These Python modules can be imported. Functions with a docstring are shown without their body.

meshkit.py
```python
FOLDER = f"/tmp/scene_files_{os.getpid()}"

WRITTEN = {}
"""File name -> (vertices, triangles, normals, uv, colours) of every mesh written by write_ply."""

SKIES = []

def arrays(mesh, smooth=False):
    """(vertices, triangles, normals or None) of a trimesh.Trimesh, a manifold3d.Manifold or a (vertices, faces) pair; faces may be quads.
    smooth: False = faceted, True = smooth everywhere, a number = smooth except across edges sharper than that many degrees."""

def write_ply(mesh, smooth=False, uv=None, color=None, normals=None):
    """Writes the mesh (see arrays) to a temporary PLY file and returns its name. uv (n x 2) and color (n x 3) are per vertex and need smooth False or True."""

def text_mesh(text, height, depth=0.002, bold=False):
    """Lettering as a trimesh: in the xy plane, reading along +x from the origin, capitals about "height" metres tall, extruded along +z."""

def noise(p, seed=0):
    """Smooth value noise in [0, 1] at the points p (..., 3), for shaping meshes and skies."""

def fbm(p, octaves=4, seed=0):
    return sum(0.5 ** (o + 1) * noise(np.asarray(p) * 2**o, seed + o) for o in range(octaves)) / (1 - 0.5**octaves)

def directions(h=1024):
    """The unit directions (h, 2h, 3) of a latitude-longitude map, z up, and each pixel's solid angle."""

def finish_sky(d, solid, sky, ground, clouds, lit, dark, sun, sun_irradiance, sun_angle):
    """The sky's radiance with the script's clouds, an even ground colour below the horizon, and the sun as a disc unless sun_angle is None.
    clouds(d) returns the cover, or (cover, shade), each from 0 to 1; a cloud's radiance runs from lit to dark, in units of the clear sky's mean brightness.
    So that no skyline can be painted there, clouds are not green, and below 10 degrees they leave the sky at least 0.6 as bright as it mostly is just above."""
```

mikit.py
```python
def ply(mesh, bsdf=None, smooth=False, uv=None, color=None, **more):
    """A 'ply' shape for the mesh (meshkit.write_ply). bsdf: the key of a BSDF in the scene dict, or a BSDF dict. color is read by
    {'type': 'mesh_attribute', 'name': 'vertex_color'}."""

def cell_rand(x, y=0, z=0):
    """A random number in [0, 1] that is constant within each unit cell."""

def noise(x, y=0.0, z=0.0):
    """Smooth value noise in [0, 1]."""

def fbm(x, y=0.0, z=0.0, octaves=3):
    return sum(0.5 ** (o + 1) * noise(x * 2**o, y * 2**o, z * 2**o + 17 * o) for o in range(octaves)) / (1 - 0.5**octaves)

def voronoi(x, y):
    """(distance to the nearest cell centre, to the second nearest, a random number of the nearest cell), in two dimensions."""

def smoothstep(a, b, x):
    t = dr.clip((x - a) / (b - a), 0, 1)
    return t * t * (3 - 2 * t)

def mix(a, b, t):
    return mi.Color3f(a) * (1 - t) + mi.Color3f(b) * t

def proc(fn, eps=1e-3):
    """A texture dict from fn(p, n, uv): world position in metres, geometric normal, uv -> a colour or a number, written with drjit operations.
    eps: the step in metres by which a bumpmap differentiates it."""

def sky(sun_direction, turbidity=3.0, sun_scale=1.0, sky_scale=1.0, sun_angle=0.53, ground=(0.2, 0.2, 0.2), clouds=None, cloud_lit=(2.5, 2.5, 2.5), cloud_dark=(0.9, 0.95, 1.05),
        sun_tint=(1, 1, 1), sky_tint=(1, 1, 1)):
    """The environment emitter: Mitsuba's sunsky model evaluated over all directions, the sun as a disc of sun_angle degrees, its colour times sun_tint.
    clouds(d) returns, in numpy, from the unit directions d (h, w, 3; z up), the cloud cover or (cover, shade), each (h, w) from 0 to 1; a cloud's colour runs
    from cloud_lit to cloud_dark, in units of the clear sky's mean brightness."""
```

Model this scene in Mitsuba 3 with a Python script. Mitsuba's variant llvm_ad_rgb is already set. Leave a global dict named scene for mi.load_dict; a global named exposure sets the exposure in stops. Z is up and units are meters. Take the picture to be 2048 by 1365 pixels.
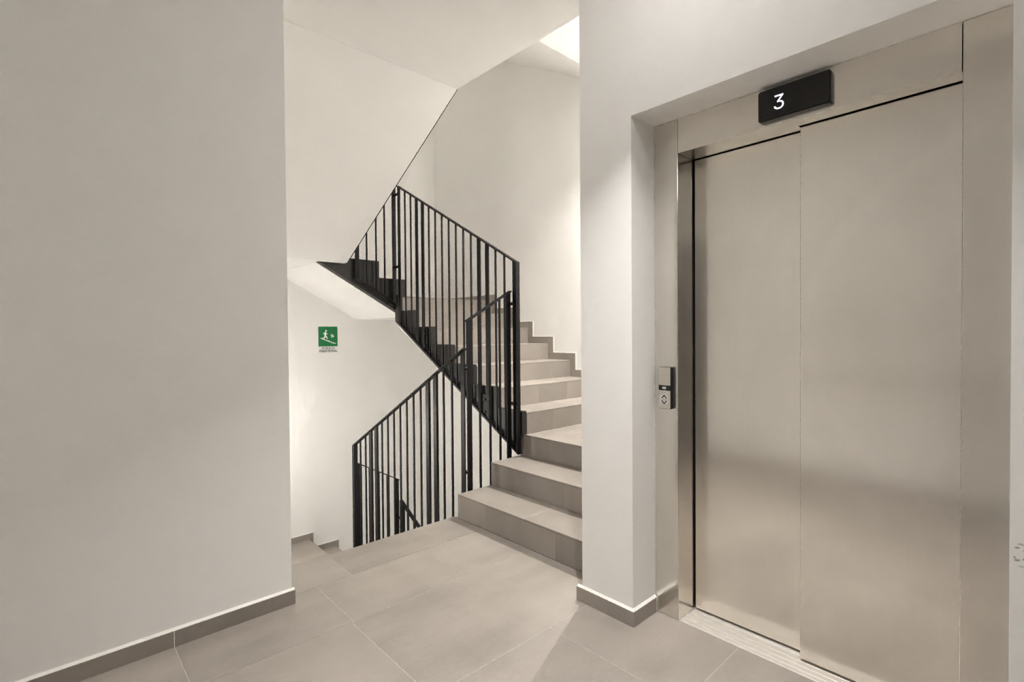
import math, random
import numpy as np
import trimesh
import shapely.geometry as sg
import shapely.ops as so
import drjit as dr
import mitsuba as mi
import mikit, meshkit

random.seed(7)
rng = np.random.default_rng(7)
T = mi.ScalarTransform4f
scene, labels = {'type': 'scene'}, {}

# ------------------------------------------------------------------ camera
EYE = np.array([0.0, 0.0, 1.24])                 # metres; floor z = 0
F_PX, YAW, PITCH, ROLL = 1010.04, 0.8232767, -0.0156677, -0.0079837
fw = np.array([math.cos(PITCH) * math.cos(YAW), math.cos(PITCH) * math.sin(YAW), math.sin(PITCH)])
rt = np.cross(fw, [0, 0, 1.0]); rt /= np.linalg.norm(rt)
up0 = np.cross(rt, fw)
up = -math.sin(ROLL) * rt + math.cos(ROLL) * up0
scene['camera'] = {'type': 'perspective', 'fov': math.degrees(2 * math.atan(1024 / F_PX)), 'fov_axis': 'x',
                   'near_clip': 0.02, 'far_clip': 100.0,
                   'to_world': T().look_at(origin=EYE.tolist(), target=(EYE + fw).tolist(), up=up.tolist())}
exposure = 3.6

# lamps: (place of the mount, radius, radiance, tint); built as real lamps further down
WARM, NEUTRAL, COOL = (1.0, 0.965, 0.905), (1.0, 0.975, 0.945), (0.90, 0.96, 1.0)
LAMPS = {
    'lobby': ((1.20, 0.85, 2.8705), 0.15, 1.7, NEUTRAL),
    'lobby_end': ((0.35, -1.9, 2.8705), 0.15, 1.5, COOL),
    'corner_above': ((3.32, 2.08, 3.4485), 0.15, 1.9, WARM),
    'corner_here': ((3.2, 2.06, 0.3285), 0.15, 6.5, WARM),
    'top': ((1.3, 3.1, 5.9985), 0.20, 8.0, WARM),
}
WALL_LAMP = ((0.8215, 4.75, 0.25), 0.13, 9.0, WARM)
# recessed lights: place, intensity, cutoff, beam width, tint
DOWNLIGHT = ((1.20, 0.85, 2.77), 2.2, 43.0, 5.0, NEUTRAL)
STAIRLIGHT = ((3.32, 2.08, 3.34), 2.6, 64.0, 20.0, WARM)

# ------------------------------------------------------------------ helpers
def numbered(name):
    if name not in scene and name not in labels:
        return name
    k = 1
    while f'{name}_{k:03d}' in scene or f'{name}_{k:03d}' in labels:
        k += 1
    return f'{name}_{k:03d}'

def put(name, mesh, bsdf, parent=None, smooth=False, label=None, **more):
    key = numbered(f'{parent}__{name}' if parent else name)
    scene[key] = mikit.ply(mesh, bsdf, smooth=smooth, **more)
    if label:
        labels[key] = {'label': label}
    return key

def thing(name, label, cat, group=None):
    key = numbered(name)
    labels[key] = {'label': label, 'category': cat}
    if group:
        labels[key]['group'] = group
    return key

def struct(name, mesh, bsdf, label):
    key = numbered(name)
    scene[key] = mikit.ply(mesh, bsdf)
    labels[key] = {'label': label, 'kind': 'structure'}
    return key

def box(x0, x1, y0, y1, z0, z1, c=0.0):
    """A box; c chamfers its edges."""
    x0, x1 = sorted((x0, x1)); y0, y1 = sorted((y0, y1)); z0, z1 = sorted((z0, z1))
    if c <= 0:
        m = trimesh.creation.box((x1 - x0, y1 - y0, z1 - z0))
        m.apply_translation(((x0 + x1) / 2, (y0 + y1) / 2, (z0 + z1) / 2))
        return m
    P = []
    for sx in (0, 1):
        for sy in (0, 1):
            for sz in (0, 1):
                X, Y, Z = (x0, x1)[sx], (y0, y1)[sy], (z0, z1)[sz]
                dx, dy, dz = c * (1 - 2 * sx), c * (1 - 2 * sy), c * (1 - 2 * sz)
                P += [(X, Y + dy, Z + dz), (X + dx, Y, Z + dz), (X + dx, Y + dy, Z)]
    return trimesh.convex.convex_hull(np.array(P))

def prism(poly, axis, a0, a1):
    """Extrudes a 2D outline. axis 'x': outline in (y, z); 'y': outline in (x, z); 'z': outline in (x, y)."""
    p = poly if hasattr(poly, 'geom_type') else sg.Polygon(poly)
    if hasattr(p, 'geoms'):
        return join(*[prism(g, axis, a0, a1) for g in p.geoms])
    a0, a1 = sorted((a0, a1))
    m = trimesh.creation.extrude_polygon(p, a1 - a0, engine='earcut')
    v = m.vertices.copy()
    if axis == 'x':
        m.vertices = np.stack([v[:, 2] + a0, v[:, 0], v[:, 1]], 1)
    elif axis == 'y':
        m.vertices = np.stack([v[:, 0], v[:, 2] + a0, v[:, 1]], 1)
        m.invert()
    else:
        m.vertices = np.stack([v[:, 0], v[:, 1], v[:, 2] + a0], 1)
    return m

def join(*ms):
    return trimesh.util.concatenate(list(ms))

def cyl(p, q, r, n=20):
    p, q = np.array(p, float), np.array(q, float)
    return trimesh.creation.cylinder(radius=r, segment=(p, q), sections=n)

def rounded(w, h, r, n=5):
    return sg.box(-w / 2 + r, -h / 2 + r, w / 2 - r, h / 2 - r).buffer(r, quad_segs=n)

# ------------------------------------------------------------------ materials
def mat(name, d):
    scene[name] = d
    return name

def paint_fn(base, amp):
    def f(p, n, uv):
        a = mikit.fbm(p.x * 2.3 + 3, p.y * 2.3, p.z * 2.3, 3) - 0.5
        b = mikit.noise(p.x * 90, p.y * 90, p.z * 90) - 0.5
        return mi.Color3f(base) * (1 + amp * a + 0.012 * b)
    return f

PAINT = mat('paint', {'type': 'twosided', 'bsdf': {'type': 'diffuse', 'reflectance': mikit.proc(paint_fn((0.86, 0.851, 0.832), 0.04))}})
def scuffed_fn(p, n, uv):
    # a few dark rub marks low on the lift wall, right of the entrance
    d = dr.square((p.y - 0.058) / 0.016) + dr.square((p.z - 0.667) / 0.034)
    on = mikit.smoothstep(1.0, 0.5, d) * mikit.smoothstep(0.50, 0.62, mikit.noise(p.y * 90 + p.z * 60, p.z * 190, 3.0))
    return paint_fn((0.86, 0.851, 0.832), 0.04)(p, n, uv) * (1 - 0.55 * on)

PAINT_SCUFFED = mat('paint_scuffed', {'type': 'twosided', 'bsdf': {'type': 'diffuse', 'reflectance': mikit.proc(scuffed_fn)}})
CAULK = mat('caulk', {'type': 'twosided', 'bsdf': {'type': 'diffuse', 'reflectance': {'type': 'rgb', 'value': (0.86, 0.84, 0.80)}}})
CONCRETE = mat('concrete', {'type': 'twosided', 'bsdf': {'type': 'diffuse', 'reflectance': {'type': 'rgb', 'value': (0.45, 0.43, 0.40)}}})
GROUT = mat('grout', {'type': 'twosided', 'bsdf': {'type': 'diffuse', 'reflectance': {'type': 'rgb', 'value': (0.54, 0.495, 0.44)}}})

def tile_fn(off, gain):
    def f(p, n, uv):
        x, y, z = p.x + off, p.y + off * 0.7, p.z
        a = mikit.fbm(x * 2.0, y * 7.0, z * 2.0, 4) - 0.5
        b = mikit.fbm(x * 9.0 + 5, y * 2.2, z * 2.5 + 3, 3) - 0.5
        c = mikit.fbm(x * 1.6 + 9, y * 1.6, z * 1.6, 3) - 0.5
        e = mikit.noise(x * 60, y * 240, z * 40) - 0.5
        v = gain * (1 + 0.28 * a + 0.10 * b + 0.48 * c + 0.06 * e)
        return mi.Color3f(0.280, 0.250, 0.224) * v
    return f

TILES = [mat(f'tile_{i}', {'type': 'twosided', 'bsdf': {'type': 'principled', 'base_color': mikit.proc(tile_fn(o, g)), 'roughness': 0.42, 'specular': 0.35}})
         for i, (o, g) in enumerate(((0.0, 1.0), (3.7, 1.035), (8.1, 0.97)))]

def steel_fn(base, off):
    def f(p, n, uv):
        s = mikit.noise(p.x * 350 + off, p.y * 350, p.z * 6) - 0.5
        t = mikit.fbm(p.x * 6 + off, p.y * 6, p.z * 1.4, 3) - 0.5
        u = mikit.fbm(p.x * 3 + off, p.y * 3, p.z * 3.3 + 7, 4) - 0.5
        return mi.Color3f(base) * (1 + 0.02 * s + 0.09 * t + 0.13 * u)
    return f

def steel(name, base, off, a, b, w):
    tex = mikit.proc(steel_fn(base, off))
    lobe = lambda al: {'type': 'roughconductor', 'material': 'none', 'distribution': 'ggx', 'alpha': al, 'specular_reflectance': tex}
    return mat(name, {'type': 'twosided', 'bsdf': {'type': 'blendbsdf', 'weight': w, 'a': lobe(a), 'b': lobe(b)}})

STEEL = steel('steel', (0.89, 0.86, 0.81), 0.0, 0.018, 0.14, 0.33)
STEEL_B = steel('steel_b', (0.82, 0.79, 0.74), 4.0, 0.020, 0.14, 0.30)
ALU = mat('aluminium', {'type': 'twosided', 'bsdf': {'type': 'principled', 'base_color': {'type': 'rgb', 'value': (0.74, 0.73, 0.715)}, 'metallic': 0.55, 'roughness': 0.42}})
FACE = steel('face_steel', (0.72, 0.68, 0.61), 6.0, 0.15, 0.35, 0.5)
BLACK = mat('black_metal', {'type': 'twosided', 'bsdf': {'type': 'principled', 'base_color': {'type': 'rgb', 'value': (0.005, 0.005, 0.0055)}, 'roughness': 0.45, 'specular': 0.22}})
STRING = mat('string_paint', {'type': 'twosided', 'bsdf': {'type': 'principled', 'base_color': {'type': 'rgb', 'value': (0.020, 0.018, 0.016)}, 'roughness': 0.42, 'specular': 0.35}})
PLASTIC = mat('black_plastic', {'type': 'twosided', 'bsdf': {'type': 'principled', 'base_color': {'type': 'rgb', 'value': (0.010, 0.010, 0.011)}, 'roughness': 0.30, 'specular': 0.5}})
GLOSS = mat('black_gloss', {'type': 'twosided', 'bsdf': {'type': 'principled', 'base_color': {'type': 'rgb', 'value': (0.008, 0.008, 0.009)}, 'roughness': 0.12, 'specular': 0.5}})
GREEN = mat('sign_green', {'type': 'twosided', 'bsdf': {'type': 'principled', 'base_color': {'type': 'rgb', 'value': (0.008, 0.17, 0.050)}, 'roughness': 0.4}})
WHITE = mat('sign_white', {'type': 'twosided', 'bsdf': {'type': 'diffuse', 'reflectance': {'type': 'rgb', 'value': (0.86, 0.86, 0.84)}}})
PLATE = mat('sign_plate', {'type': 'twosided', 'bsdf': {'type': 'diffuse', 'reflectance': {'type': 'rgb', 'value': (0.80, 0.80, 0.78)}}})
INK = mat('sign_ink', {'type': 'twosided', 'bsdf': {'type': 'diffuse', 'reflectance': {'type': 'rgb', 'value': (0.02, 0.02, 0.02)}}})
DOORWOOD = mat('door_wood', {'type': 'twosided', 'bsdf': {'type': 'principled', 'base_color': {'type': 'rgb', 'value': (0.075, 0.055, 0.042)}, 'roughness': 0.4}})
DARK = mat('dark_void', {'type': 'twosided', 'bsdf': {'type': 'diffuse', 'reflectance': {'type': 'rgb', 'value': (0.02, 0.02, 0.02)}}})

# ------------------------------------------------------------------ measures
XL, YL = 0.820, 2.391            # end and face of the left wall
XE, YP, YQ = 1.804, 1.481, 1.208  # face of the lift wall, its pillar from YP to YQ
XFR, ZT, YF, YFR, ZLINT = 1.979, 2.139, 1.095, 0.192, 1.995
YQ2 = 0.079                      # right reveal of the lift opening
XBACK, YEND = -0.64, -3.6
XR, YFAR = 3.813, 5.60           # walls of the stairwell
H, G = 0.1617, 0.293             # riser and going
S = 3.12                         # storey height
X1 = 2.022                       # first riser
YN = 2.728                       # well edge of the near flight
YE = 2.770                       # edge of the landing
Y4 = 2.680                       # riser 4
XS0, XS1 = 2.580, 2.628          # string of the right flight
YS0, YS1 = 4.500, 4.560          # string of the far flight
X11 = 2.700
XW = 2.050                       # well edge of the left flight
ZC = 2.872                       # ceiling
ZB, ZTOP = -3.3, 6.2

EPS = 0.0015                     # open joint between neighbours
Z13 = 13 * H

# ------------------------------------------------------------------ the room
struct('wall_left', box(XBACK - 0.3, XL, YL, YFAR + 0.2, ZB, ZTOP), PAINT, 'off-white plastered wall on the left of the lobby')
hole = box(XE - 0.1, 2.45, YQ2, YQ, -0.3, ZT)
lw = trimesh.boolean.difference([box(XE, 3.95, YEND - 0.2, YP, ZB, ZTOP), hole], engine='manifold')
struct('wall_right', lw, PAINT_SCUFFED, 'off-white wall and pillar around the steel lift entrance')
struct('wall_stairwell', box(XR, XR + 0.15, YP - 0.1, YFAR + 0.2, ZB, ZTOP), PAINT, 'off-white side wall of the stairwell above the stepped skirting')
struct('wall_far', box(XL - 0.05, XR + 0.1, YFAR, YFAR + 0.2, ZB, ZTOP), PAINT, 'off-white far wall of the stairwell with the green sign')
struct('wall_back', box(XBACK - 0.2, XBACK, YEND - 0.2, YL + 0.05, -0.3, ZC + 0.3), PAINT, 'off-white wall behind the camera, facing the lift')
struct('wall_end', box(XBACK - 0.2, XE + 0.1, YEND - 0.2, YEND, -0.3, ZC + 0.3), PAINT, 'off-white end wall of the lobby beyond the right edge')
struct('ceiling', box(XBACK - 0.2, XW, YEND - 0.2, 2.728, ZC, S - 0.03), PAINT, 'off-white ceiling of the lobby, the underside of the landing above')
struct('ceiling', box(XL - 0.05, XR + 0.1, YP - 0.05, YFAR + 0.1, 6.0, ZTOP), PAINT, 'off-white ceiling at the top of the stairwell')
dr_ = struct('door_1', box(XBACK, XBACK + 0.02, -1.12, -0.12, 0, 2.16), DOORWOOD, 'dark wooden flat door in the wall behind the camera')
for y_ in (-1.12, -0.20):
    put('frame', box(XBACK + 0.0205, XBACK + 0.045, y_, y_ + 0.08, 0, 2.16, 0.002), DOORWOOD, dr_)
put('frame', box(XBACK + 0.0205, XBACK + 0.045, -1.04, -0.20, 2.08, 2.16, 0.002), DOORWOOD, dr_)
put('panel', box(XBACK + 0.0205, XBACK + 0.030, -1.035, -0.205, 0.004, 2.075, 0.002), DOORWOOD, dr_)
put('handle', cyl((XBACK + 0.06, -0.29, 1.0), (XBACK + 0.06, -0.42, 1.0), 0.010), ALU, dr_)
# a ledge on the wall facing the lift, seen mirrored in the doors
struct('trim_1', box(XBACK, XBACK + 0.07, -0.05, 1.5, 0.885, 1.03, 0.004), PAINT, 'white ledge along the wall facing the lift')

# ------------------------------------------------------------------ floor: grout bed and tiles
bed = so.unary_union([sg.box(XBACK, YEND, XE, YL), sg.box(XE - 0.1, YQ2, XFR + 0.15, YQ), sg.box(XBACK, YP, X1 - 0.0015, YL), sg.box(XL, YL - 0.1, X1 - 0.0015, YE - 0.002)])
fl = struct('floor', prism(bed, 'z', -0.25, -0.0009), GROUT, 'beige tiled floor of the lobby and landing')
area = so.unary_union([sg.box(XBACK + 0.004, YEND + 0.004, XE - 0.011, YL - 0.011), sg.box(XE - 0.1, YQ2 + 0.004, XFR - 0.001, YQ - 0.011),
                       sg.box(XBACK + 0.004, YP - 0.001, X1 - 0.002, YL - 0.011), sg.box(XL + 0.003, YL - 0.1, X1 - 0.002, YE)])
rows = [(2.463, 2.772, 1.145, 0.60), (2.053, 2.463, 0.362, 0.60), (1.445, 2.053, 0.952, 1.206), (0.841, 1.445, 1.541, 1.206),
        (0.236, 0.841, 0.952, 1.206), (-0.369, 0.236, 1.541, 1.206), (-0.974, -0.369, 0.952, 1.206), (-1.579, -0.974, 1.541, 1.206), (-2.184, -1.579, 0.952, 1.206), (-2.789, -2.184, 1.541, 1.206), (-3.394, -2.789, 0.952, 1.206), (-3.62, -3.394, 1.541, 1.206)]
k = 0
for y0, y1, xj, w in rows:
    x = xj - w * math.ceil((xj + 0.7) / w)
    while x < 2.1:
        g = sg.box(x + 0.0013, y0 + 0.0013, x + w - 0.0013, y1 - 0.0013).intersection(area)
        for q in getattr(g, 'geoms', [g]):
            if q.area > 0.002:
                put('tile', prism(q, 'z', -0.010, 0.0004 * (rng.random() - 0.5)), TILES[k % 3], fl); k += 1
        x += w

# ------------------------------------------------------------------ baseboards
def board(key, m):
    global k
    put('tile', m, TILES[k % 3], key); k += 1

bl = struct('baseboard_left', box(XBACK, XL + 0.010, 2.3800, YL, 0, 0.0638), CAULK, 'taupe tile baseboard along the left wall')
for a, b in ((XBACK, 0.3605), (0.3625, 0.832)):
    board(bl, box(a, b, 2.379, YL - 0.002, 0, 0.0648, 0.0012))
put('caulk_line', prism([(2.3805, 0.0645), (YL, 0.0645), (YL, 0.0735)], 'x', XBACK, XL + 0.010), CAULK, bl, label='thin white bead of sealant along the top edge')
br = struct('baseboard_right', box(XE - 0.003, XE, 1.2, 1.50, 0, 0.060), CAULK, 'taupe tile baseboard around the foot of the pillar')
board(br, box(XE - 0.012, XE - 0.001, 1.1965, 1.508, 0, 0.0648, 0.0012))
board(br, box(XE - 0.0005, XFR - 0.008, YQ - 0.0115, YQ - 0.001, 0, 0.0648, 0.0012))
board(br, box(XE - 0.012, XE - 0.001, YEND, YQ2 - 0.0, 0, 0.0648, 0.0012))
put('caulk_line', prism([(XE - 0.0105, 0.0645), (XE, 0.0645), (XE, 0.0735)], 'y', 1.199, 1.505), CAULK, br, label='thin white bead of sealant along the top edge')
put('caulk_line', prism([(YQ - 0.010, 0.0645), (YQ, 0.0645), (YQ, 0.0735)], 'x', XE - 0.006, XFR - 0.004), CAULK, br, label='thin white bead of sealant along the top edge')
put('caulk_line', box(XFR - 0.008, XFR - 0.003, YQ - 0.0115, YQ - 0.003, 0, 0.066), CAULK, br, label='thin white bead of sealant beside the steel jamb')
bb = struct('baseboard_back', box(XBACK, XBACK + 0.003, YEND, YL, 0, 0.060), CAULK, 'taupe tile baseboard along the wall facing the lift')
for j in range(10):
    board(bb, box(XBACK + 0.001, XBACK + 0.012, YEND + 0.611 * j, min(YL - 0.013, YEND + 0.611 * (j + 1) - 0.002), 0, 0.0648))

# ------------------------------------------------------------------ stairs
def tiles_box(parent, name, axis, cuts, mk):
    """Pieces between consecutive cuts, each its own part."""
    global k
    for a, b in zip(cuts[:-1], cuts[1:]):
        put(name, mk(a + 0.0008, b - 0.0008), TILES[k % 3], parent); k += 1

def near_flight(z0, label, tiled):
    t = thing('stair_flight', label, 'stairs')
    zs = z0 + 3 * H
    top = [(X1 + 0.008, z0 - 0.02), (X1 + 0.008, z0 + H - 0.010), (X1 + G + 0.008, z0 + H - 0.010), (X1 + G + 0.008, z0 + 2 * H - 0.010), (X1 + 2 * G + 0.008, z0 + 2 * H - 0.010),
           (X1 + 2 * G + 0.008, zs - 0.010), (XR, zs - 0.010)]
    zq = z0 + 3.45 - S
    poly = top + [(XR, zq), (2.775, zq), (XW, z0 + ZC - S)]
    if poly[0][1] > z0 + ZC - S:
        poly.append((XW, z0 - 0.02))
    xa = X1 + 2 * G + 0.010
    pg = sg.Polygon(poly)
    put('slab', join(prism(pg.intersection(sg.box(0, -9, xa, 9)), 'y', YP + EPS, YN - 0.004), prism(pg.intersection(sg.box(xa, -9, XR - EPS, 9)), 'y', YP + EPS, Y4 - EPS)), PAINT, t)
    put('string', prism([(X1, z0 - 0.10), (X1, z0 + H - 0.014), (X1 + G, z0 + H - 0.014), (X1 + G, z0 + 2 * H - 0.014), (X1 + 2 * G, z0 + 2 * H - 0.014), (X1 + 2 * G, zs - 0.014),
                         (X1 + 2 * G + 0.01, zs - 0.014), (X1 + 2 * G + 0.01, z0 + 0.255), (XW + 0.12, z0 - 0.03)], 'y', YN - 0.004, YN - 0.001), STRING, t, label='dark string on the open side')
    if not tiled:
        return t
    jo = ([YP + EPS, 1.852, 2.447, YN], [YP + EPS, 2.03, YN], [YP + EPS, 1.83, 2.432, YN])
    jt = ([YP + EPS, 2.10, YN], [YP + EPS, 1.90, YN], None)
    put('grout', join(*[box(X1 + i * G + 0.0006, X1 + i * G + 0.0080, YP + EPS, YN - 0.001, z0 + i * H + 0.0005, z0 + (i + 1) * H - 0.0110) for i in range(3)],
                      *[box(X1 + i * G + 0.0006, X1 + (i + 1) * G, YP + EPS, YN - 0.001, z0 + (i + 1) * H - 0.0098, z0 + (i + 1) * H - 0.0006) for i in range(2)],
                      box(X1 + 2 * G + 0.0006, XR - EPS, YP + EPS, Y4 - EPS, zs - 0.0098, zs - 0.0006)), GROUT, t)
    for i in range(3):
        x, z = X1 + i * G, z0 + i * H
        tiles_box(t, 'riser', 'y', jo[i], lambda a, b: box(x, x + 0.0085, a, b, z + 0.0005, z + H - 0.0107, 0.0005))
        if jt[i]:
            tiles_box(t, 'tread', 'y', jt[i], lambda a, b: box(x - 0.0005, x + G - 0.001, a, b, z + H - 0.010, z + H, 0.0012))
    for (a, b, c, d) in ((X1 + 2 * G - 0.0005, 3.22, YP + EPS, 2.08), (3.222, XR - EPS, YP + EPS, 2.08), (X1 + 2 * G - 0.0005, 3.22, 2.082, Y4 - EPS), (3.222, XR - EPS, 2.082, Y4 - EPS)):
        put('tread', box(a, b, c, d, zs - 0.010, zs, 0.0012), TILES[k % 3], t)
    put('tread', box(X1 + 2 * G - 0.0005, XS1 - 0.0055, Y4, YN, zs - 0.010, zs, 0.0012), TILES[1], t)
    return t

def right_flight(z0, label, tiled):
    t = thing('stair_flight', label, 'stairs')
    pts = [(Y4 + 0.008, z0 + 3 * H - 0.02)]
    for i in range(7):
        z = z0 + (4 + i) * H - 0.010
        pts.append((Y4 + i * G + 0.008, z))
        pts.append((Y4 + (i + 1) * G + 0.008 if i < 6 else 4.70, z))
    low = [(4.70, z0 + 1.412), (Y4, z0 + 0.33)]
    pg = sg.Polygon(pts + low)
    put('slab', join(prism(pg.intersection(sg.box(0, -9, YS0 - EPS, 9)), 'x', XS1 - 0.004, XR - EPS), prism(pg.intersection(sg.box(YS0 - EPS, -9, 9, 9)), 'x', X11 + EPS, XR - EPS)), PAINT, t)
    up_ = 0.012
    sp = [(Y4, z0 + 3 * H + 0.001)]
    for i in range(7):
        z = z0 + (4 + i) * H + up_
        sp.append((Y4 + i * G, z))
        sp.append((Y4 + (i + 1) * G if i < 6 else YS0 - EPS, z))
    sp += [(YS0 - EPS, z0 + 1.365), (YN + EPS, z0 + 0.330), (YN + EPS, z0 + 3 * H + 0.001)]
    if tiled != 'plain':
        put('string', prism(sp, 'x', XS0, XS1 - 0.004), STRING, t, label='dark stepped string on the open side')
    if tiled is not True:
        return t
    XRE = XR - EPS
    jr = ([XS1, 2.925, 3.52, XRE], [XS1, 3.054, 3.426, XRE], [XS1, 2.93, 3.524, XRE], [XS1, 3.20, XRE], [XS1, 3.05, 3.60, XRE], [XS1, 3.25, XRE], [XS1, 3.0, 3.55, XRE])
    put('grout', join(*[box(XS1 + 0.001, XR - EPS, Y4 + i * G + 0.0006, Y4 + i * G + 0.0080, z0 + (3 + i) * H + 0.0005, z0 + (4 + i) * H - 0.0110) for i in range(7)],
                      *[box(XS1 + 0.001, XR - EPS, Y4 + i * G + 0.0006, Y4 + (i + 1) * G, z0 + (4 + i) * H - 0.0098, z0 + (4 + i) * H - 0.0006) for i in range(6)]), GROUT, t)
    for i in range(7):
        y, z = Y4 + i * G, z0 + (3 + i) * H
        tiles_box(t, 'riser', 'x', jr[i], lambda a, b: box(a, b, y, y + 0.0085, z + 0.0005, z + H - 0.0107, 0.0005))
        if i < 6:
            tiles_box(t, 'tread', 'x', [XS1, 3.21 + 0.1 * (i % 2), XRE], lambda a, b: box(a, b, y - 0.0005, y + G - 0.001, z + H - 0.010, z + H, 0.0012))
    return t

def right_corner(z0, label):
    t = thing('stair_landing', label, 'stair landing')
    z = z0 + 10 * H
    put('slab', box(X11 + EPS, XR - EPS, 4.70 + EPS, YFAR - EPS, z0 + 1.412, z - 0.010), PAINT, t)
    for (a, b, c, d) in ((X11 + 0.01, 3.25, Y4 + 6 * G, 5.0), (3.252, XR - EPS, Y4 + 6 * G, 5.0), (X11 + 0.01, 3.25, 5.002, YFAR - EPS), (3.252, XR - EPS, 5.002, YFAR - EPS)):
        put('tile', box(a, b, c, d, z - 0.0095, z, 0.0012), TILES[1], t)
    return t

def far_flight(z0, label, tiled=True):
    t = thing('stair_flight', label, 'stairs')
    xs = [X11 - i * 0.29 for i in range(3)]
    zs = [z0 + (11 + i) * H for i in range(3)]
    zq = z0 + 1.412
    poly = [(X11, zq), (X11, zs[0] - 0.010), (xs[1] - 0.008, zs[0] - 0.010), (xs[1] - 0.008, zs[1] - 0.010), (xs[2] - 0.008, zs[1] - 0.010), (xs[2] - 0.008, zs[2] - 0.010),
            (1.815, zs[2] - 0.010), (1.815, z0 + 1.896), (2.69, zq)]
    put('slab', prism(poly, 'y', YS1, YFAR - EPS), PAINT, t)
    st = [(X11, zq + 0.004), (X11, zs[0] + 0.012), (xs[1], zs[0] + 0.012), (xs[1], zs[1] + 0.012), (xs[2], zs[1] + 0.012), (xs[2], zs[2] + 0.012),
          (1.8155, zs[2] + 0.012), (1.8155, z0 + 1.899)]
    put('string', prism(st, 'y', YS0, YS1), STRING, t, label='dark stepped string on the open side')
    if tiled:
        for i in range(3):
            zl = z0 + (10 + i) * H
            tiles_box(t, 'riser', 'y', [YS1, 5.05, YFAR - EPS], lambda a, b: box(xs[i] - 0.0085, xs[i], a, b, zl + 0.0005, zl + H - 0.0107, 0.0005))
            if i < 2:
                tiles_box(t, 'tread', 'y', [YS1, 4.95, YFAR - EPS], lambda a, b: box(xs[i + 1] + 0.001, xs[i] + 0.0005, a, b, zl + H - 0.010, zl + H, 0.0012))
    return t

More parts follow.
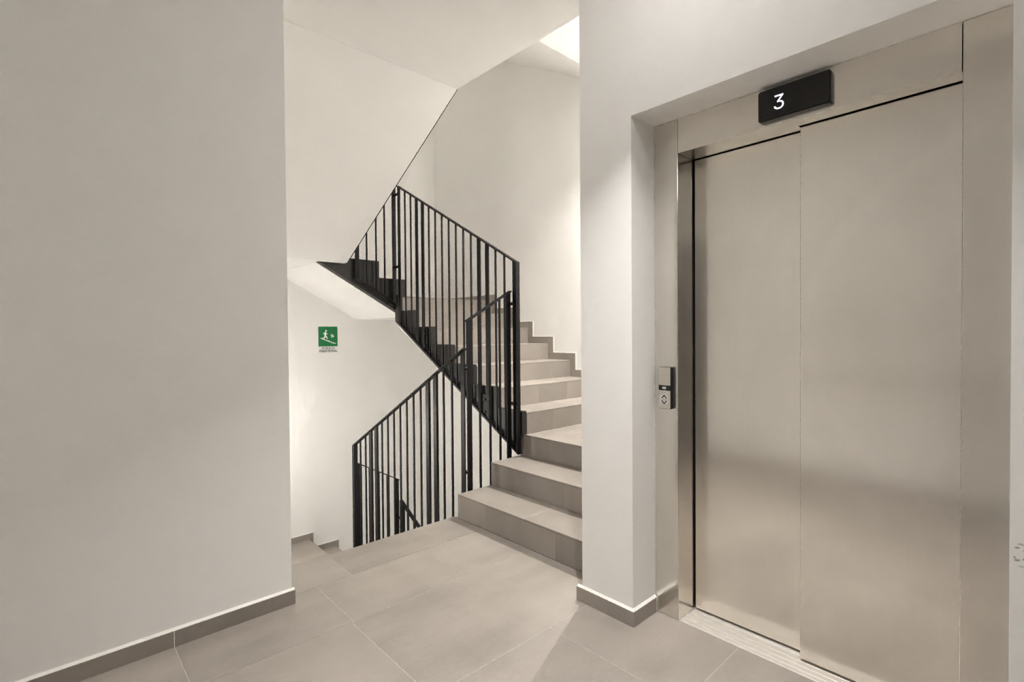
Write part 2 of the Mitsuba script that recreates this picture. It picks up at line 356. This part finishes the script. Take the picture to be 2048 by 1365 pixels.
def left_corner(z0, label):
    t = thing('stair_landing', label, 'stair landing')
    z = z0 + Z13
    put('slab', box(XL + EPS, 1.8145, YS0 - 0.0012, YFAR - EPS, z0 + 1.897, z - 0.010), PAINT, t)
    for (a, b, c, d) in ((XL + EPS, 1.51, 4.5325, 5.06), (1.512, X11 - 0.59, 4.5625, 5.06), (XL + EPS, 1.51, 5.062, YFAR - EPS), (1.512, X11 - 0.59, 5.062, YFAR - EPS)):
        put('tile', box(a, b, c, d, z - 0.0095, z, 0.0012), TILES[0], t)
    return t

def left_flight(z0, label, tiled):
    """From the corner at 13 risers up to the landing at z0 + S."""
    t = thing('stair_flight', label, 'stairs')
    hl = (S - Z13) / 7
    pts = []
    for i in range(7):                       # riser i counts down from the landing edge
        y = min(YE + i * G, YS0 - EPS + 0.0079)
        pts.append((y - (0.008 if i else 0.0), z0 + S - i * hl - 0.010))
        pts.append((y - 0.008 if i else y, z0 + S - (i + 1) * hl - 0.010))
    ys = 2.7695 if tiled else 2.728 + EPS
    pts = [(2.728, z0 + S - 0.012)] + pts + [(YS0 - EPS, z0 + S - 7 * hl - 0.010), (YS0 - EPS, z0 + 1.897), (4.432, z0 + 1.897), (2.728, z0 + ZC)]
    put('slab', prism(sg.Polygon(pts).buffer(0).intersection(sg.box(ys, -9, YS0 - EPS, 9)), 'x', XL + EPS, XW), PAINT, t)
    st = [(2.735, z0 + S - 0.002), (2.735, z0 + ZC - 0.003), (4.36, z0 + 1.934), (4.45, z0 + Z13 - 0.02)]
    put('string', prism(st, 'x', XW, XW + 0.006), STRING, t, label='dark string plate on the open side')
    if tiled:
        for i in range(7):
            y, zt = min(YE + i * G, YS0 - 0.0035), z0 + S - i * hl
            if i:
                tiles_box(t, 'tread', 'x', [XL + EPS, 1.43, XW], lambda a, b: box(a, b, y - G + 0.001, min(y + 0.0005, YS0 - 0.003), zt - 0.010, zt, 0.0012))
            tiles_box(t, 'riser', 'x', [XL + EPS, 1.2 + 0.2 * (i % 3), XW], lambda a, b: box(a, b, y - 0.0085 + (0.008 if i == 0 else 0), y + (0.008 if i == 0 else 0), zt - hl + 0.0005, zt - 0.0105, 0.0005))
    return t

near_flight(0.0, 'short flight of three beige tiled steps rising from the landing beside the pillar', True)
right_flight(0.0, 'flight of beige tiled steps climbing along the right stairwell wall behind the railing', True)
right_corner(0.0, 'tiled corner landing at the head of the right flight of steps')
far_flight(0.0, 'short upper flight with dark stepped side and white sloping underside, above the green sign')
left_corner(0.0, 'corner landing with white underside at the far left, above the sign')
left_flight(0.0, 'white sloping underside of the upper stair flight, top left of the opening', False)
near_flight(S, 'brightly lit white underside of the upper stairs, at the top beside the pillar', False)
right_flight(S, 'shaded sloping underside of the flight high up along the right stairwell wall', 'plain')
left_flight(-S, 'stair flight descending from the landing edge toward the far wall, below the floor', True)
left_corner(-S, 'tiled corner landing below the sign, beyond the landing edge at the lower left')
far_flight(-S, 'beige tiled steps going down to the right at the foot of the far wall')
right_corner(-S, 'tiled corner landing of the storey below, deep in the stairwell')
right_flight(-S, 'stair flight of the storey below, along the right stairwell wall', False)
struct('floor_lower', box(XL, XR, YP, YFAR, -S - 0.2, -S), CONCRETE, 'floor at the foot of the stairwell')

# stepped skirting of the stairwell
TS, HS = 0.009, 0.068
sk = struct('baseboard_stairwell', box(XR - 0.004, XR, YP, 2.6, 3 * H, 3 * H + 0.06), CAULK, 'stepped taupe tile skirting climbing along the right stairwell wall')
board(sk, box(XR - TS, XR - 0.001, YP + 0.01, 2.08, 3 * H, 3 * H + HS, 0.0008))
board(sk, box(XR - TS, XR - 0.001, 2.082, Y4 - 0.001, 3 * H, 3 * H + HS, 0.0008))
for i in range(7):
    y, z = Y4 + i * G, (4 + i) * H
    board(sk, box(XR - TS, XR - 0.001, y - HS, y - 0.0005, z - H + HS + 0.001, z + HS, 0.0008))
    if i < 6:
        board(sk, box(XR - TS, XR - 0.001, y + 0.0005, y + G - 0.002, z + 0.0003, z + HS, 0.0008))
    else:
        board(sk, box(XR - TS, XR - 0.001, y + 0.0005, YFAR - 0.01, z + 0.0003, z + HS, 0.0008))
put('caulk_line', join(*[box(XR - 0.006, XR, Y4 + i * G - HS, Y4 + (i + 1) * G - HS, (4 + i) * H + HS, (4 + i) * H + HS + 0.005) for i in range(7)],
                       *[box(XR - 0.006, XR, Y4 + i * G - HS - 0.005, Y4 + i * G - HS, (3 + i) * H + HS, (4 + i) * H + HS + 0.005) for i in range(7)]), CAULK, sk, label='thin white bead of sealant along the stepped edge')
sf = struct('baseboard_far', box(X11 + 0.02, XR, YFAR - 0.003, YFAR, 10 * H, 10 * H + 0.06), CAULK, 'taupe tile skirting along the foot of the far stairwell wall')
board(sf, box(X11, XR - TS, YFAR - TS, YFAR - 0.001, 10 * H + 0.0003, 10 * H + HS, 0.0008))
zl = Z13 - S
x13 = X11 - 0.58
board(sf, box(XL, 1.51, YFAR - TS, YFAR - 0.001, zl + 0.0003, zl + 0.062, 0.0008))
board(sf, box(1.512, x13 + 0.0005, YFAR - TS, YFAR - 0.001, zl + 0.0003, zl + 0.062, 0.0008))
cz = []
for i in range(3):
    x, z = x13 + 0.29 * i, zl - i * H
    board(sf, box(x + 0.001, x + 0.036, YFAR - TS, YFAR - 0.001, z - H + 0.062, z + 0.062, 0.0008))
    board(sf, box(x + 0.001, x + 0.289 if i < 2 else XR - 0.01, YFAR - TS, YFAR - 0.001, z - H + 0.0003, z - H + 0.061, 0.0008))
    cz.append(box(x - 0.254 if i else XL, x + 0.036, YFAR - 0.007, YFAR, z + 0.062, z + 0.067))
    cz.append(box(x + 0.036, x + 0.041, YFAR - 0.007, YFAR, z - H + 0.062, z + 0.067))
put('caulk_line', join(*cz), CAULK, sf, label='thin white bead of sealant along the stepped edge')

# ------------------------------------------------------------------ railings
def railing(label, axis, c, posts, bars, top, bot, square=None, brackets=(), face=None, spacers=(), flat=0.009, name='stair_railing'):
    """One welded railing panel standing in the plane axis = c. top, bot: (position, height, slope) of its sloping rails."""
    t = thing(name, label, 'railing', None)
    zt = lambda a: top[1] + top[2] * (a - top[0])
    zb = lambda a: bot[1] + bot[2] * (a - bot[0])
    def bx(a0, a1, n0, n1, z0, z1, ch=0.0008):
        return box(c + n0, c + n1, a0, a1, z0, z1, ch) if axis == 'x' else box(a0, a1, c + n0, c + n1, z0, z1, ch)
    def upright(a, w, n):
        lo, hi = a - w / 2, a + w / 2
        poly = [(lo, zb(lo) + 0.004), (hi, zb(hi) + 0.004), (hi, zt(hi) - 0.006), (lo, zt(lo) - 0.006)]
        return prism(poly, axis, c - n / 2, c + n / 2)
    lo, hi = min(posts) - 0.020, max(posts) + 0.020
    put('top_rail', prism([(lo, zt(lo) - 0.011), (hi, zt(hi) - 0.011), (hi, zt(hi)), (lo, zt(lo))], axis, c - 0.018, c + 0.018), BLACK, t)
    put('bottom_rail', prism([(lo, zb(lo) - 0.002), (hi, zb(hi) - 0.002), (hi, zb(hi) + 0.010), (lo, zb(lo) + 0.010)], axis, c - 0.012, c + 0.012), BLACK, t)
    for p in posts:
        sq = square is not None and abs(p - square) < 1e-6
        put('post', upright(p, 0.040, 0.036 if sq else 0.009), BLACK, t)
    for a, wide in bars:
        put('flat_bar' if wide else 'bar', upright(a, 0.040 if wide else 0.012, flat if wide else 0.012), BLACK, t)
    for a0, a1, z0, z1 in brackets:
        n0, n1 = sorted((0.004 if face > c else -0.004, face - c))
        b = put('bracket', bx(a0, a1, n0, n1, z0, z1, 0.002), BLACK, t)
        side = -1 if face > c else 1
        for zz in (z0 + 0.045, z1 - 0.045):
            am, nn = (a0 + a1) / 2 - 0.012, (n0 if face > c else n1)
            p, q = ((c + nn, am, zz), (c + nn + side * 0.012, am, zz)) if axis == 'x' else ((am, c + nn, zz), (am, c + nn + side * 0.012, zz))
            put('bolt', cyl(p, q, 0.009, 12), BLACK, b)
    for p, q in spacers:
        put('spacer', cyl(p, q, 0.012, 14), BLACK, t)
    return t

PAT = [0, 0, 1, 1, 0, 0, 0, 0, 0, 0, 0, 1, 1, 0, 0]
B1 = [(4.2875 - 0.1007 * i, PAT[i]) for i in range(15)]
B3 = [(4.2579 - 0.1013 * i, PAT[i]) for i in range(15)]
XP1, YP2, XP3, YP4 = 2.090, 2.757, 2.560, 4.460
def p1(z, label, **kw):
    return railing(label, 'x', XP1, (4.403, 2.7515), B1, (2.7515, 1.1292 + z, -0.548), (2.7515, 1.1292 - 1.42 + z, -0.555), 4.403, flat=0.018, **kw)
def p2(z, label, **kw):
    return railing(label, 'y', YP2, (2.149, 2.519), [(2.2442, 0), (2.3383, 0), (2.4330, 0)], (2.1373, 1.3341 + z, 0.549), (2.1373, 1.3341 - 1.42 + z, 0.549), None, **kw)
def p3(z, label, sq=2.7134, **kw):
    return railing(label, 'x', XP3, (2.7134, 4.3703), B3, (2.680, 1.7539 + z, 0.5485), (2.8267, 0.4255 + z, 0.592), sq,
                   brackets=((3.060, 3.128, 0.570 + z, 0.757 + z), (3.900, 3.972, 1.085 + z, 1.285 + z)), face=XS0, **kw)
def p4(z, label, **kw):
    return railing(label, 'y', YP4, (2.5544, 2.1633), [(2.4495, 0), (2.3594, 0), (2.2614, 0)], (2.1626, 3.172 + z, -0.56), (2.1626, 1.7624 + z, -0.545), None, **kw)

p1(0, 'long black railing panel behind the landing edge, its top sloping down to the left',
   spacers=(((2.0946, YP2 - 0.001, 1.0), (2.1286, YP2 - 0.001, 1.0)), ((2.0946, YP2 - 0.001, 0.285), (2.1286, YP2 - 0.001, 0.285))))
p2(0, 'narrow black steel railing panel of three bars beside the first steps',
   spacers=(((2.530, YP2 - 0.0046, 1.455), (2.530, 2.712, 1.455)), ((2.530, YP2 - 0.0046, 0.72), (2.530, 2.712, 0.72))))
p3(0, 'long black steel railing panel rising along the open side of the right flight',
   spacers=(((XP3, 4.3906, 2.61), (XP3, YP4 - 0.005, 2.61)), ((XP3, 4.3906, 1.90), (XP3, YP4 - 0.005, 1.90))))
p4(0, 'short black railing panel of three bars in front of the dark stepped far flight')
p4(-S - 0.03, 'short black railing panel of the storey below, seen through the bars at lower left',
   spacers=(((2.121, 4.424, -0.105), (2.145, 4.4600, -0.105)), ((XP3, 4.3906, -0.585), (XP3, YP4 - 0.005, -0.585))))
p3(-S + 0.03, 'black railing panel of the storey below, its steep top rail cut by the landing edge', sq=4.3703)

# ------------------------------------------------------------------ lift entrance
el = thing('elevator', 'brushed stainless steel elevator entrance with two closed sliding door panels and wide frame', 'elevator')
XD1, XD2 = 2.114, 2.066
put('jamb', box(XFR, 2.17, YF + 0.001, YQ - 0.0005, 0.0, ZT - 0.001, 0.0015), STEEL_B, el)
put('jamb', box(XFR, 2.17, YQ2 + 0.0005, YFR - 0.001, 0.0, ZT - 0.001, 0.0015), STEEL_B, el)
put('lintel', prism([(XFR, ZLINT), (XD2 - 0.012, ZLINT), (XD2 - 0.012, ZLINT + 0.02), (2.17, ZLINT + 0.02), (2.17, ZT - 0.001), (XFR, ZT - 0.001)], 'y', YFR + 0.001, YF - 0.001), STEEL, el)
put('lintel', prism([(XD2 - 0.012, ZLINT), (XD1 - 0.012, ZLINT), (XD1 - 0.012, ZLINT + 0.018), (XD2 - 0.012, ZLINT + 0.018)], 'y', 0.652, YF - 0.001), STEEL, el)
d1 = put('door_panel', box(XD1, XD1 + 0.026, 0.60, YF - 0.006, 0.008, ZLINT - 0.002, 0.0012), STEEL, el)
d2 = put('door_panel', box(XD2, XD2 + 0.026, YFR - 0.03, 0.650, 0.008, ZLINT - 0.002, 0.0012), STEEL, el)
put('shaft_lining', join(box(2.175, 2.18, YQ2 + 0.001, YQ - 0.001, 0.0, ZT - 0.001), box(2.0, 2.17, YFR - 0.02, YF + 0.0, ZLINT + 0.022, ZLINT + 0.024)), DARK, el)
sl = put('sill', box(XFR, 2.17, YFR, YF, -0.02, -0.003), ALU, el)
for a, b in ((1.979, 1.984), (2.004, 2.009), (2.031, 2.036), (2.060, 2.064), (2.092, 2.0975), (2.1015, 2.1085)):
    put('ridge', box(a, b, YFR + 0.0005, YF - 0.0005, -0.0035, 0.0012, 0.0008), ALU, sl)
for a, b in ((1.985, 2.003), (2.010, 2.030), (2.037, 2.059), (2.0655, 2.091)):
    put('groove_strip', box(a, b, YFR + 0.0005, YF - 0.0005, -0.0035, -0.0012), ALU, sl)

# floor indicator on the lintel
fi = thing('floor_indicator', 'black glossy display showing a lit white 3 above the elevator doors', 'display')
XI = 1.956
cy, cz_, wd, hd = 0.6405, 2.0675, 0.236, 0.113
outline = [(p[0] + cy, p[1] + cz_) for p in rounded(wd, hd, 0.009).exterior.coords]
put('housing', prism(outline, 'x', XI + 0.0035, XFR + 0.0), PLASTIC, fi)
outline2 = [(p[0] + cy, p[1] + cz_) for p in rounded(wd - 0.006, hd - 0.006, 0.008).exterior.coords]
sc = put('screen', prism(outline2, 'x', XI, XI + 0.0036), GLOSS, fi)
n3 = meshkit.text_mesh('3', 0.051, 0.0008)
b = n3.bounds
v = n3.vertices.copy()
v[:, 0] = (v[:, 0] - b[:, 0].mean()) * 0.98
v[:, 1] -= b[:, 1].mean()
n3.vertices = np.stack([XI - v[:, 2] + 0.0001, 0.6855 - v[:, 0], 2.0665 + v[:, 1]], 1)
scene[f'{sc}__digit'] = mikit.ply(n3, {'type': 'diffuse', 'reflectance': {'type': 'rgb', 'value': (0.8, 0.8, 0.8)}}, emitter={'type': 'area', 'radiance': {'type': 'rgb', 'value': (0.095, 0.10, 0.135)}})
labels[f'{sc}__digit'] = {'label': 'lit white digit 3'}

# call panel on the left jamb
cp = thing('call_panel', 'slim steel call panel with black sides and two arrow marks on the left jamb', 'call panel')
XC, y0, y1, z0, z1 = 1.9555, 1.118, 1.176, 0.908, 1.088
co = [(p[0] + (y0 + y1) / 2, p[1] + (z0 + z1) / 2) for p in rounded(y1 - y0, z1 - z0, 0.004).exterior.coords]
put('housing', prism(co, 'x', XC + 0.002, XFR), PLASTIC, cp)
put('face_plate', box(XC, XC + 0.0025, y0 + 0.001, y1 - 0.001, 1.0095, z1 - 0.001, 0.001), FACE, cp)
put('face_plate', box(XC, XC + 0.0025, y0 + 0.001, y1 - 0.001, z0 + 0.001, 0.9875, 0.001), FACE, cp)
dw = put('display_window', box(XC + 0.0003, XC + 0.0025, y0 + 0.001, y1 - 0.001, 0.9885, 1.0085), GLOSS, cp)
yc = 1.148
sq = sg.box(yc - 0.0085, 0.9945, yc + 0.0085, 1.0025)
put('mark', join(prism(sg.box(yc - 0.0085, 0.9945, yc + 0.0085, 1.0025).difference(so.unary_union([sg.box(yc - 0.0062 + 0.0045 * j, 0.9963, yc - 0.0030 + 0.0045 * j, 1.0008) for j in range(3)])), 'x', XC - 0.0001, XC + 0.0006)), WHITE, dw, label='small pale lit mark')
def chevron(zc, s, w, th):
    return sg.LineString([(yc - w, zc - s * 0.0065), (yc, zc + s * 0.0065), (yc + w, zc - s * 0.0065)]).buffer(th, cap_style='flat', join_style='mitre')
for zc, s in ((0.9605, 1), (0.9365, -1)):
    a = put('arrow', prism(chevron(zc, s, 0.0125, 0.0027), 'x', XC - 0.0006, XC + 0.0005), PLASTIC, cp, label='black arrow mark pointing ' + ('up' if s > 0 else 'down'))
    put('outline', prism(chevron(zc, s, 0.0155, 0.0046).difference(chevron(zc, s, 0.0125, 0.0027)), 'x', XC - 0.0004, XC + 0.0005), WHITE, a)

# ------------------------------------------------------------------ sign on the far wall
sn = thing('exit_sign', 'green sign of a white figure running down stairs, black lettering below, on the far wall', 'sign')
YW = YFAR
sx0, sx1, sz0, sz1 = 2.241, 2.469, 1.032, 1.334
put('plate', box(sx0, sx1, YW - 0.003, YW, sz0, sz1, 0.0006), PLATE, sn)
gx0, gx1, gz0, gz1 = sx0 + 0.004, sx1 - 0.004, 1.106, sz1 - 0.004
put('panel', box(gx0, gx1, YW - 0.0040, YW - 0.0025, gz0, gz1), GREEN, sn)
W = gx1 - gx0
def P(x, z):                       # panel units: x to the right, z down, both 0..1
    return (gx0 + W * x, gz1 - (gz1 - gz0) * z)
def stroke(pts, w):
    return sg.LineString([P(*q) for q in pts]).buffer(w * W, quad_segs=4)
hx, hz = P(0.405, 0.215)
man = so.unary_union([sg.Point(hx, hz).buffer(0.042 * W), stroke([(0.36, 0.31), (0.345, 0.45)], 0.042), stroke([(0.37, 0.31), (0.29, 0.33), (0.25, 0.385)], 0.022),
                      stroke([(0.37, 0.32), (0.42, 0.375), (0.47, 0.355)], 0.022), stroke([(0.35, 0.46), (0.41, 0.50), (0.445, 0.585)], 0.030), stroke([(0.335, 0.46), (0.31, 0.55), (0.25, 0.59)], 0.028)])
put('figure', prism(man, 'y', YW - 0.0046, YW - 0.0038), WHITE, sn, label='white running figure')
steps = [(0.11, 0.585), (0.19, 0.585)]
x_, z_ = 0.19, 0.585
for _ in range(6):
    z_ += 0.045; steps.append((x_, z_)); x_ += 0.118; steps.append((x_, z_))
put('stairs', prism(stroke(steps, 0.017), 'y', YW - 0.0046, YW - 0.0038), WHITE, sn, label='white line of stairs going down to the right')
arrow = so.unary_union([stroke([(0.62, 0.42), (0.74, 0.49)], 0.015), stroke([(0.70, 0.385), (0.79, 0.475), (0.78, 0.515), (0.66, 0.53)], 0.018), stroke([(0.74, 0.49), (0.80, 0.50)], 0.016)])
put('arrow', prism(arrow, 'y', YW - 0.0046, YW - 0.0038), WHITE, sn, label='white arrow')
for txt, zc, w in (('SCALA DI', 1.0755, 0.150), ('EMERGENZA', 1.0430, 0.200)):
    m = meshkit.text_mesh(txt, 0.0235, 0.0006, bold=True)
    b = m.bounds
    v = m.vertices.copy()
    v[:, 0] = (v[:, 0] - b[:, 0].mean()) * w / (b[1, 0] - b[0, 0])
    m.vertices = np.stack([(sx0 + sx1) / 2 + v[:, 0], YW - 0.0030 - v[:, 2], zc + v[:, 1]], 1)
    put('lettering', m, INK, sn, label='black lettering ' + txt)

# ------------------------------------------------------------------ lamps
def dome_lamp(spec, label, turn=None):
    (x, y, z), r, e, tint = spec
    t = thing('wall_lamp' if turn else 'ceiling_lamp', label, 'lamp')
    a = np.linspace(0, math.pi / 2, 9)
    h = 0.09
    prof = np.stack([r * np.sin(a), -h * np.cos(a)], 1)
    d = trimesh.creation.revolve(prof, sections=40)
    d.apply_translation((x, y, z - 0.018))
    c = d.triangles_center - np.array([x, y, z + 0.05])
    if (np.einsum('ij,ij->i', c, d.face_normals) < 0).mean() > 0.5:
        d.invert()
    bs = trimesh.creation.cylinder(radius=r + 0.012, segment=[(x, y, z - 0.018), (x, y, z)], sections=40)
    if turn is not None:             # onto a wall
        M = trimesh.transformations.rotation_matrix(*turn, point=(x, y, z))
        d.apply_transform(M); bs.apply_transform(M)
    put('base', bs, CAULK, t)
    put('diffuser', d, CAULK, t, smooth=True, emitter={'type': 'area', 'radiance': {'type': 'rgb', 'value': [e * q for q in tint]}})

dome_lamp(WALL_LAMP, 'white dome lamp on the side wall of the descending stairs, hidden by the left wall', (-math.pi / 2, (0, 1, 0)))
(dx_, dy_, dz_), di, dc, db, dt = DOWNLIGHT
scene['downlight_light'] = {'type': 'spot', 'cutoff_angle': dc, 'beam_width': db, 'intensity': {'type': 'rgb', 'value': [di * q for q in dt]},
                            'to_world': T().look_at(origin=[dx_, dy_, dz_ - 0.01], target=[dx_, dy_, 0], up=[0, 1, 0])}
dome_lamp(LAMPS['lobby'], 'white dome lamp on the lobby ceiling, above the top edge')
dome_lamp(LAMPS['lobby_end'], 'white dome lamp on the lobby ceiling nearer the end wall')
dome_lamp(LAMPS['corner_above'], 'white dome lamp under the corner landing above, hidden by the pillar')
dome_lamp(LAMPS['corner_here'], 'white dome lamp under the first corner landing, below floor level')
dome_lamp(LAMPS['top'], 'white dome lamp at the top of the stairwell')
(lx_, ly_, lz_), li, lc, lb, lt = STAIRLIGHT
scene['stair_light'] = {'type': 'spot', 'cutoff_angle': lc, 'beam_width': lb, 'intensity': {'type': 'rgb', 'value': [li * q for q in lt]},
                        'to_world': T().look_at(origin=[lx_, ly_, lz_ - 0.02], target=[lx_, ly_, 0], up=[0, 1, 0])}
